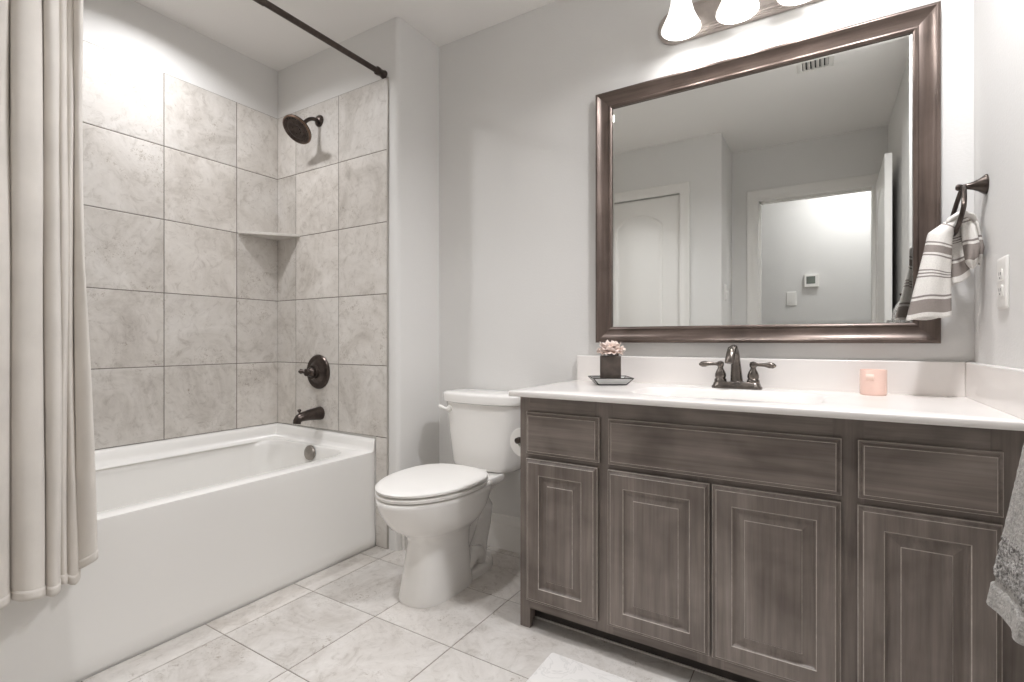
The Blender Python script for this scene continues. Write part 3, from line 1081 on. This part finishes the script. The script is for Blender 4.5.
vase = thing('square_vase', 'dark brown square vase standing in the glass tray', 'vase', (tl[0], tl[1], ZT + 0.0056), ROT - 0.17)
mb = MB()
sq = lambda h, z, r_: rrect(-h, h, -h, h, r_, z, 3)
mb.loft([sq(0.0365, 0.0, 0.003), sq(0.038, 0.002, 0.004), sq(0.0385, 0.100, 0.004), sq(0.0375, 0.102, 0.004), sq(0.035, 0.1015, 0.003), sq(0.0345, 0.08, 0.003)])
mb.build('vase_body', 'box_dark', vase, local=True)
fl_ = thing('flower', 'pale pink ruffled flower with a silvery leaf in the dark vase', 'flower', (tl[0], tl[1], ZT + 0.088), ROT)
MB().tube([(0, 0, 0.0), (0.002, 0, 0.02), (0.003, 0, 0.028)], 0.003, 8).build('stem', 'leaf', fl_, local=True)
rnd = random.Random(3)
for ring, cnt, tilt, size in ((0, 5, 0.12, 0.040), (1, 7, 0.38, 0.047), (2, 9, 0.72, 0.050), (3, 11, 1.05, 0.050), (4, 10, 1.32, 0.044)):
    for i in range(cnt):
        az = 2 * PI * (i + 0.37 * ring) / cnt + rnd.uniform(-.15, .15)
        tl_ = tilt + rnd.uniform(-.15, .15)
        L = size * rnd.uniform(0.9, 1.15)
        Wd = L * 0.95

        def pt(u, v, az=az, tl_=tl_, L=L, Wd=Wd, ph=rnd.uniform(0, 6)):
            s_ = (u - 0.5) * 2
            wv = Wd * 0.52 * math.sin(PI * (0.12 + 0.66 * v)) * s_
            ang = tl_ * (0.55 + 0.6 * v)
            r_ = L * v * math.sin(ang) + 0.002
            h = L * v * math.cos(ang) + 0.10 * abs(s_) ** 2 * L * v
            h += 0.0035 * v * math.sin(5 * s_ + ph)
            r_ += 0.002 * v * math.cos(7 * s_ + ph)
            return (r_ * math.cos(az) - wv * math.sin(az) + 0.002, r_ * math.sin(az) + wv * math.cos(az), 0.022 + h)
        MB().sheet(pt, 8, 7).build('petal', 'petal', fl_, local=True, solid=0.0008, sharp=180)
MB().sheet(lambda u, v: (-0.016 - 0.032 * v, -0.012 + (u - .5) * 0.011 * math.sin(PI * (0.08 + .9 * v)), 0.018 + 0.012 * v + 0.002 * abs(u - .5)), 4, 8).build('leaf', 'leaf', fl_, local=True, solid=0.0008, sharp=180)

# candle
cx_, cy_ = 0.1275, -0.085
can = thing('candle', 'peach pink jar candle on the vanity top right of the faucet', 'candle', (cx_, cy_, ZT))
MB().lathe([(0.031, 0.0), (0.0335, 0.002), (0.0345, 0.008), (0.0345, 0.0755), (0.0337, 0.077), (0.0323, 0.0755), (0.0320, 0.012), (0.029, 0.008), (0.0, 0.007)], (cx_, cy_, ZT), (0, 0, 1), 40).build('jar', 'pink_glass', can)
MB().lathe([(0.0, 0.0085), (0.0285, 0.0085), (0.0315, 0.0125), (0.0315, 0.064), (0.030, 0.062), (0.0, 0.061)], (cx_, cy_, ZT), (0, 0, 1), 40).build('wax', 'wax', can)
MB().tube([(cx_, cy_, ZT + 0.06), (cx_ + 0.001, cy_, ZT + 0.071)], 0.0012, 8).build('wick', 'paper', can)
mb = MB()
mb.sheet(lambda u, v: (cx_ + 0.0349 * math.cos(-2.20 + 0.62 * u), cy_ + 0.0349 * math.sin(-2.20 + 0.62 * u), ZT + 0.046 + 0.018 * v), 10, 1)
o = mb.build('paper_label', 'label', can, solid=0.0004)

# ------------------------------------------------------------------ mirror
mir = thing('wall_mirror', 'large wall mirror in a dark brown moulded frame above the vanity', 'mirror', (-0.25, -0.01, 1.46))
mx0, mx1, mz0, mz1 = -0.797, 0.295, 0.953, 1.9685
prof = [(0.0, 0.001), (0.0, 0.029), (0.003, 0.0335), (0.006, 0.0345), (0.010, 0.034), (0.0125, 0.031), (0.018, 0.0265), (0.026, 0.0220), (0.034, 0.0188), (0.043, 0.0165), (0.050, 0.0155), (0.052, 0.0170), (0.056, 0.0176), (0.060, 0.016), (0.0635, 0.012), (0.0635, 0.004)]
mb = MB()
L = []
for (cx0, cz0, sx_, sz_) in ((mx0, mz0, 1, 1), (mx1, mz0, -1, 1), (mx1, mz1, -1, -1), (mx0, mz1, 1, -1)):
    L.append([(cx0 + sx_ * i, -d, cz0 + sz_ * i) for i, d in prof])
for k, mt in ((0, 0), (1, 1), (2, 0), (3, 1)):
    mb.loft([L[k], L[(k + 1) % 4]], False, False, mt, closed=False)
mb.build('frame', ['frame', 'frame_v'], mir, sharp=28)
gi = 0.062
x0, x1, z0, z1 = mx0 + gi, mx1 - gi, mz0 + gi, mz1 - gi
mb = MB()
bw = 0.010
lo = [(x0, -0.0060, z0), (x1, -0.0060, z0), (x1, -0.0060, z1), (x0, -0.0060, z1)]
hi = [(x0 + bw, -0.0066, z0 + bw), (x1 - bw, -0.0066, z0 + bw), (x1 - bw, -0.0066, z1 - bw), (x0 + bw, -0.0066, z1 - bw)]
mb.loft([[(a, -0.003, c_) for a, _, c_ in lo], lo, hi])
mb.build('mirror_glass', 'mirror', mir, smooth=False)

# ------------------------------------------------------------------ vanity light
LX, LZ = -0.247, 2.157
vl = thing('vanity_light', 'three-shade nickel vanity light bar glowing above the mirror', 'wall light', (LX, -0.001, LZ))
mb = MB()


def bar(hw, hh, y):
    out = []
    n_ = 14
    for i in range(n_ + 1):
        a = -PI / 2 + PI * i / n_
        out.append((LX + hw - hh + hh * math.cos(a), y, LZ + hh * math.sin(a)))
    for i in range(n_ + 1):
        a = PI / 2 + PI * i / n_
        out.append((LX - hw + hh + hh * math.cos(a), y, LZ + hh * math.sin(a)))
    return out


mb.loft([bar(.300, .066, -.001), bar(.300, .066, -.010), bar(.296, .062, -.014), bar(.290, .056, -.014), bar(.288, .054, -.019), bar(.283, .049, -.020), bar(.281, .047, -.025), bar(.276, .042, -.026), bar(.272, .038, -.030), bar(.262, .028, -.031)])
mb.build('back_plate', 'nickel', vl, sharp=25)
for i in range(3):
    x = LX + (i - 1) * 0.184
    y = -0.135
    mb = MB().lathe([(0.022, 0), (0.022, 0.006), (0.012, 0.012)], (x, -0.030, LZ), (0, -1, 0), 20)
    mb.tube([(x, -0.034, LZ), (x, -0.075, LZ + 0.012), (x, -0.110, LZ + 0.065), (x, -0.132, LZ + 0.092), (x, y, LZ + 0.086), (x, y, LZ + 0.07)], 0.0075, 12)
    mb.lathe([(0.010, 0.05), (0.024, 0.042), (0.031, 0.030), (0.032, 0.010)], (x, y, LZ + 0.025), (0, 0, 1), 24, 0, True, False)
    mb.build('arm', 'nickel', vl)
    mb = MB().lathe([(0.029, 0.020), (0.031, 0.005), (0.036, -0.030), (0.045, -0.065), (0.058, -0.095), (0.0665, -0.112), (0.0675, -0.120), (0.0645, -0.120), (0.0605, -0.110), (0.054, -0.095), (0.043, -0.065), (0.033, -0.030), (0.026, 0.005), (0.024, 0.018)], (x, y, LZ + 0.025), (0, 0, 1), 40, 0, False, False)
    mb.build('shade', 'shade', vl)
    mb = MB().lathe([(0.0, -0.085), (0.012, -0.082), (0.022, -0.070), (0.025, -0.056), (0.020, -0.035), (0.013, -0.015), (0.013, 0.016), (0.0, 0.017)], (x, y, LZ + 0.025), (0, 0, 1), 20)
    mb.build('bulb', 'lens', vl)
    l = lamp('vanity_bulb_light', 'POINT', (x, y, LZ - 0.073), VANITY_BULB_W, 0.028)
    l.parent = vl
    l.location = Vector((x, y, LZ - 0.073)) - Vector(vl.location)


# ------------------------------------------------------------------ ceiling lamps and vent
def can_light(x, y, label, power, spread=180, group='recessed ceiling lights', cat='ceiling light'):  # serves the tub and hall lamps and both added fill lamps
    c_ = thing('recessed_light', label, cat, (x, y, CEIL), 0, group)
    MB().lathe([(0.088, -0.0005), (0.088, -0.004), (0.082, -0.008), (0.070, -0.009), (0.066, -0.006), (0.066, -0.0005)], (x, y, CEIL), (0, 0, 1), 40, 0, False, False).build('trim_ring', 'plastic', c_)
    MB().lathe([(0.066, -0.004), (0.040, -0.005), (0.0, -0.0055)], (x, y, CEIL), (0, 0, 1), 32, 0, False, True).build('lens', 'lens', c_)
    l = lamp('recessed_lamp', 'AREA', (0, 0, -0.013), power, 0.13, spread=spread)
    l.parent = c_
    return c_


can_light(*CAN_TUB, 'recessed ceiling light over the bathtub', CAN_TUB_W, 152)
can_light(*FILL_CANS[0], 'added recessed fill light over the bathroom floor before the toilet', FILL_ROOM_W, 105)
can_light(*FILL_CANS[1], 'added recessed fill light over the vanity', FILL_VANITY_W, 150)
can_light(0.22, -2.74, 'recessed ceiling light in the hall', HALL_W)

vt = thing('ceiling_vent', 'white ceiling air vent seen at the top edge of the mirror', 'vent', (-0.04, -1.09, CEIL))
mb = MB()
a0, a1, c0, c1 = -0.125, 0.045, -1.25, -0.93
loops = []
for ins, d in ((0, 0), (0, .004), (.006, .008), (.022, .009), (.024, .006)):
    loops.append([(a0 + ins, c0 + ins, CEIL - d), (a1 - ins, c0 + ins, CEIL - d), (a1 - ins, c1 - ins, CEIL - d), (a0 + ins, c1 - ins, CEIL - d)])
mb.loft(loops, False, False)
mb.build('vent_frame', 'plastic', vt)
MB().box((a0 + .02, c0 + .02, CEIL - 0.0012), (a1 - .02, c1 - .02, CEIL - 0.0002)).build('duct', 'dark', vt)
for i in range(6):
    x = a0 + 0.033 + i * 0.0208
    mb = MB()
    mb.loft([[(x - .007, yy, CEIL - .001), (x + .006, yy, CEIL - .013), (x + .0075, yy, CEIL - .012), (x - .0055, yy, CEIL - .001)] for yy in (c0 + .023, c1 - .023)])
    mb.build('louver', 'plastic', vt)

# ------------------------------------------------------------------ wall plates
def plate(name, label, cat, c, nrm, w=0.072, h=0.117, kind='outlet'):
    o = thing(name, label, cat, c)
    n_ = Vector(nrm)
    u = Vector((0, 0, 1)).cross(n_).normalized()
    z = Vector((0, 0, 1))
    C_ = Vector(c)
    P = lambda a, b_, d: tuple(C_ + u * a + z * b_ + n_ * d)
    rr = lambda hw, hh, d, r_=0.004: [P(a, b_, d) for a, b_, _ in rrect(-hw, hw, -hh, hh, r_, 0, 4)]
    mb = MB()
    mb.loft([rr(w / 2, h / 2, 0.0005), rr(w / 2, h / 2, 0.003), rr(w / 2 - .003, h / 2 - .003, 0.006), rr(w / 2 - .008, h / 2 - .008, 0.0065)])
    mb.build('cover_plate', 'plastic', o)

    def blk(name_, a0, a1_, b0_, b1_, d0, d1, mat):
        mb = MB()
        mb.loft([[P(a0, b0_, d0), P(a1_, b0_, d0), P(a1_, b1_, d0), P(a0, b1_, d0)], [P(a0, b0_, d1), P(a1_, b0_, d1), P(a1_, b1_, d1), P(a0, b1_, d1)]])
        return mb.build(name_, mat, o)
    if kind == 'outlet':
        for s_ in (-1, 1):
            mb = MB()
            cc = s_ * 0.0195
            mb.loft([[P(a, b_ + cc, d) for a, b_, _ in rrect(-.0165, .0165, -.0140, .0140, .006, 0, 4)] for d in (0.006, 0.0085)])
            f = mb.build('receptacle', 'plastic', o)
            mb = MB()
            for a in (-0.0065, 0.0065):
                q4 = lambda d: [P(a - .001, cc - .001, d), P(a + .001, cc - .001, d), P(a + .001, cc + .007, d), P(a - .001, cc + .007, d)]
                mb.loft([q4(0.0080), q4(0.0088)])
            mb.loft([[P(.0025 * math.cos(t_), cc - .0075 + .0025 * math.sin(t_), d) for t_ in [2 * PI * k / 10 for k in range(10)]] for d in (0.0080, 0.0088)])
            mb.build('slot', 'dark', f)
    elif kind == 'rocker':
        blk('rocker', -.0165, .0165, -.033, .033, 0.006, 0.0095, 'plastic')
    elif kind == 'toggle':
        blk('toggle', -.005, .005, -.004, .012, 0.006, 0.018, 'plastic')
    return o


plate('wall_outlet', 'white duplex outlet on the side wall right of the mirror', 'outlet', (XR, -0.292, 1.102), (-1, 0, 0), 0.078, 0.127)
plate('light_switch', 'white light switch on the hall wall seen through the doorway in the mirror', 'light switch', (-0.245, YH, 1.330), (0, 1, 0), 0.080, 0.125, 'rocker')
plate('toggle_switch', 'white toggle switch on the short return wall reflected beside the doorway', 'light switch', (XJ, -2.037, 1.318), (1, 0, 0), 0.072, 0.117, 'toggle')
th = thing('thermostat', 'white wall thermostat with small grey screen seen in the mirror', 'thermostat', (-0.092, YH, 1.478))
MB().box((-0.147, YH + 0.0005, 1.422), (-0.037, YH + 0.026, 1.534)).build('housing', 'plastic', th, bevel=0.006, bseg=3)
MB().box((-0.130, YH + 0.020, 1.452), (-0.064, YH + 0.0268, 1.516)).build('screen', 'lcd', th, bevel=0.001)

# ------------------------------------------------------------------ toilet paper on the cabinet side
hx = CX0
tpx, tpz = hx - 0.083, 0.594
th_ = thing('paper_holder', 'dark bronze toilet paper holder on the cabinet side by the toilet', 'paper holder', (hx, -0.30, tpz))
mb = MB()
for yy in (-0.375,):
    mb.lathe([(0.019, 0), (0.019, 0.004), (0.012, 0.010), (0.008, 0.020), (0.0075, 0.06), (0.0095, 0.070)], (hx - 0.0002, yy, tpz - 0.004), (-1, 0, 0), 20)
    mb.lathe([(0.0, -0.016), (0.011, -0.012), (0.0125, 0.0), (0.011, 0.010), (0.006, 0.014)], (tpx, yy, tpz), (0, 1, 0), 20)
mb.build('post', 'bronze', th_)
MB().tube([(tpx, -0.37, tpz), (tpx, -0.235, tpz)], 0.0065, 14).build('spindle', 'bronze', th_)
mb = MB()
ro, ri = 0.0545, 0.020
mb.lathe([(ri, 0), (ro - 0.002, 0), (ro, 0.002), (ro, 0.103), (ro - 0.002, 0.105), (ri, 0.105), (ri, 0.0)], (tpx, -0.350, tpz - 0.0132), (0, 1, 0), 44, 0, False, False)
tag(mb.build('toilet_paper_roll', 'paper'), 'white toilet paper roll hanging on the cabinet side by the toilet', 'toilet paper')

# ------------------------------------------------------------------ bath mat
mb = MB()
mb.loft([rrect(-0.708, 0.05, -1.06, -0.591, 0.008, z, 4) if i else rrect(-0.706, 0.048, -1.058, -0.593, 0.008, z, 4) for i, z in ((0, 0.0005), (1, 0.003), (1, 0.008))] + [rrect(-0.704, 0.046, -1.056, -0.595, 0.008, 0.0095, 4)])
tag(mb.build('bath_mat', 'mat', sharp=60), 'white bath mat with faint grey veins on the floor before the vanity', 'bath mat')

# ------------------------------------------------------------------ towel ring and striped towel
RYy, RZz = -0.135, 1.384
ring = thing('towel_ring', 'dark bronze towel ring on the side wall beside the mirror', 'towel ring', (XR, RYy, RZz))
mb = MB().lathe([(0.027, 0.0005), (0.027, 0.004), (0.0235, 0.008), (0.016, 0.018), (0.0105, 0.030), (0.0075, 0.042), (0.0065, 0.050), (0.0085, 0.054), (0.0090, 0.060), (0.006, 0.064), (0.0, 0.065)], (XR, RYy, RZz), (-1, 0, 0), 28)
mb.build('post', 'bronze', ring)
rp = []
n_ = 40
for i in range(n_):
    a = 2 * PI * i / n_
    yy = 0.068 * math.sin(a) * (1.0 if math.cos(a) < 0 else (0.55 + 0.45 * (1 - math.cos(a))))
    zz = -0.0625 + 0.0625 * math.cos(a)
    rp.append((0.325 - 0.16 * (-zz), RYy + yy, RZz - 0.002 + zz * 1.02))
MB().tube(rp, 0.0058, 12, closed=True).build('ring', 'bronze', ring)

# striped hand towel: one cloth drawn through the ring, four hanging folds
tow = thing('hand_towel', 'white hand towel with grey-brown stripes hanging from the towel ring', 'towel', (0.30, RYy, 1.02))


def fold(left, right, yc, depth, nose, zsplit, frac, seed, ends=0.86):
    """one hanging fold: left/right edge polylines (x, z) from the ring down, a rounded section of the given depth"""
    def along(P, v):
        d = [0.0]
        for a, b_ in zip(P, P[1:]):
            d.append(d[-1] + math.hypot(b_[0] - a[0], b_[1] - a[1]))
        t_ = v * d[-1]
        for k in range(len(P) - 1):
            if t_ <= d[k + 1] + 1e-9:
                w_ = (t_ - d[k]) / (d[k + 1] - d[k])
                w_ = w_ * w_ * (3 - 2 * w_) * 0.35 + w_ * 0.65
                return (P[k][0] + (P[k + 1][0] - P[k][0]) * w_, P[k][1] + (P[k + 1][1] - P[k][1]) * w_)
        return P[-1]

    def f(u, v):
        a = 2 * PI * u
        l, r_ = along(left, v), along(right, v)
        c_, s_ = math.cos(a), math.sin(a)
        t_ = 0.5 + 0.5 * math.copysign(abs(c_) ** 0.8, c_)
        x = l[0] + (r_[0] - l[0]) * t_
        z = l[1] + (r_[1] - l[1]) * t_
        d = depth * (0.55 + 0.45 * math.sin(PI * min(1, v * 0.62 + 0.1)))
        if nose:
            d *= max(0.12, math.sqrt(max(0, 1 - max(0, (v - 0.72) / 0.28) ** 2)))
        y = yc + d * math.copysign(abs(s_) ** 0.7, s_)
        y += 0.0045 * v * math.sin(seed + 9 * t_) + 0.003 * math.sin(seed * 2 + 4 * v + 5 * t_)
        z += 0.004 * v * v * math.sin(seed + 6 * t_ + s_)
        return (x, y, z)
    return f, frac


folds = [
    # long front fold
    fold([(0.3135, 1.303), (0.2830, 1.287), (0.2500, 1.262), (0.2395, 1.205), (0.2000, 1.016)], [(0.3150, 1.300), (0.2990, 1.245), (0.2960, 1.150), (0.2970, 1.030)], -0.150, 0.024, False, 0, 1.0, 0.4),
    # shorter fold behind it
    fold([(0.3060, 1.290), (0.2920, 1.230), (0.2900, 1.110)], [(0.3180, 1.292), (0.3270, 1.235), (0.3360, 1.175), (0.3420, 1.138)], -0.118, 0.018, False, 0, 0.58, 1.9),
    # two loops of cloth on the wall side
    fold([(0.3170, 1.295), (0.3230, 1.240), (0.3300, 1.175), (0.3370, 1.160)], [(0.3280, 1.300), (0.3450, 1.270), (0.3560, 1.210), (0.3480, 1.160)], -0.150, 0.017, True, 0, 0.42, 2.7),
    fold([(0.3250, 1.300), (0.3360, 1.250), (0.3440, 1.185), (0.3480, 1.172)], [(0.3330, 1.306), (0.3570, 1.285), (0.3690, 1.215), (0.3620, 1.170)], -0.125, 0.020, True, 0, 0.42, 4.1),
]
mb = MB()
for f, frac in folds:
    mb.sheet(f, 44, 40, 0, lambda u, v, frac=frac: (u, (1 - v) * frac))
mb.build('towel_cloth', 'striped', tow, sharp=180, weld=True, solid=0.0035)
mb = MB()
mb.tube([(0.286, RYy - 0.012, 1.281), (0.296, RYy - 0.012, 1.294), (0.310, RYy - 0.012, 1.303), (0.322, RYy - 0.012, 1.304), (0.336, RYy - 0.010, 1.298), (0.346, RYy - 0.008, 1.283)], [(.005, .02), (.008, .030), (.009, .034), (.009, .034), (.008, .030), (.004, .02)], 24, flat=(0, 0, 1))
mb.build('gathered_cloth', 'striped', tow, sharp=180)

# ------------------------------------------------------------------ grey towel near the camera on the side wall
gt = thing('grey_towel', 'thick grey terry towel with a pale band hanging at the right edge', 'towel', (0.29, -1.02, 0.58))


def gpt(u, v):
    a = u * 2 * PI
    # flattened rounded column, wider towards the bottom, leaning away from the wall
    if v < 0.12:
        k_ = math.sin(PI / 2 * v / 0.12)
    else:
        k_ = 1
    hx_ = (0.030 + 0.036 * v ** 1.3) * k_
    hy_ = (0.042 + 0.034 * v ** 0.8) * k_
    cx__ = 0.315 - 0.046 * v
    x = cx__ + hx_ * math.copysign(abs(math.cos(a)) ** 0.55, math.cos(a))
    y = -1.03 + hy_ * math.copysign(abs(math.sin(a)) ** 0.6, math.sin(a))
    fold = 0.007 * math.sin(a * 5 + 1.0) * v
    x += fold * math.cos(a)
    y += fold * math.sin(a)
    if 0.925 < v < 0.945:
        x -= 0.004 * math.cos(a)
        y -= 0.004 * math.sin(a)
    n3 = noise.noise(Vector((x * 140, y * 140, v * 90)))
    terr = 0.0034 if (0.82 < v < 0.935) else 0.0006
    x += terr * n3 * math.cos(a)
    y += terr * n3 * math.sin(a)
    z = 1.165 - 0.585 * v - 0.02 * v * math.cos(a) * 0.0
    return (min(x, XR - 0.002), y, z)


mb = MB()
mb.sheet(gpt, 140, 160, 0, None, lambda u, v: 1 if (v >= 0.935 or 0.40 < v < 0.82) else 0)
mb.build('towel_cloth', ['terry', 'terry_band'], gt, sharp=180, weld=True)
hk = thing('towel_hook', 'dark bronze hook holding the grey towel on the side wall', 'hook', (XR, -1.03, 1.17))
mb = MB().lathe([(0.022, 0.0005), (0.022, 0.004), (0.012, 0.009)], (XR, -1.03, 1.18), (-1, 0, 0), 22)
mb.tube([(XR - 0.006, -1.03, 1.18), (XR - 0.030, -1.03, 1.172), (XR - 0.050, -1.03, 1.165), (XR - 0.062, -1.03, 1.172), (XR - 0.066, -1.03, 1.184)], [.006, .006, .006, .006, .007], 12)
mb.build('hook_arm', 'bronze', hk)
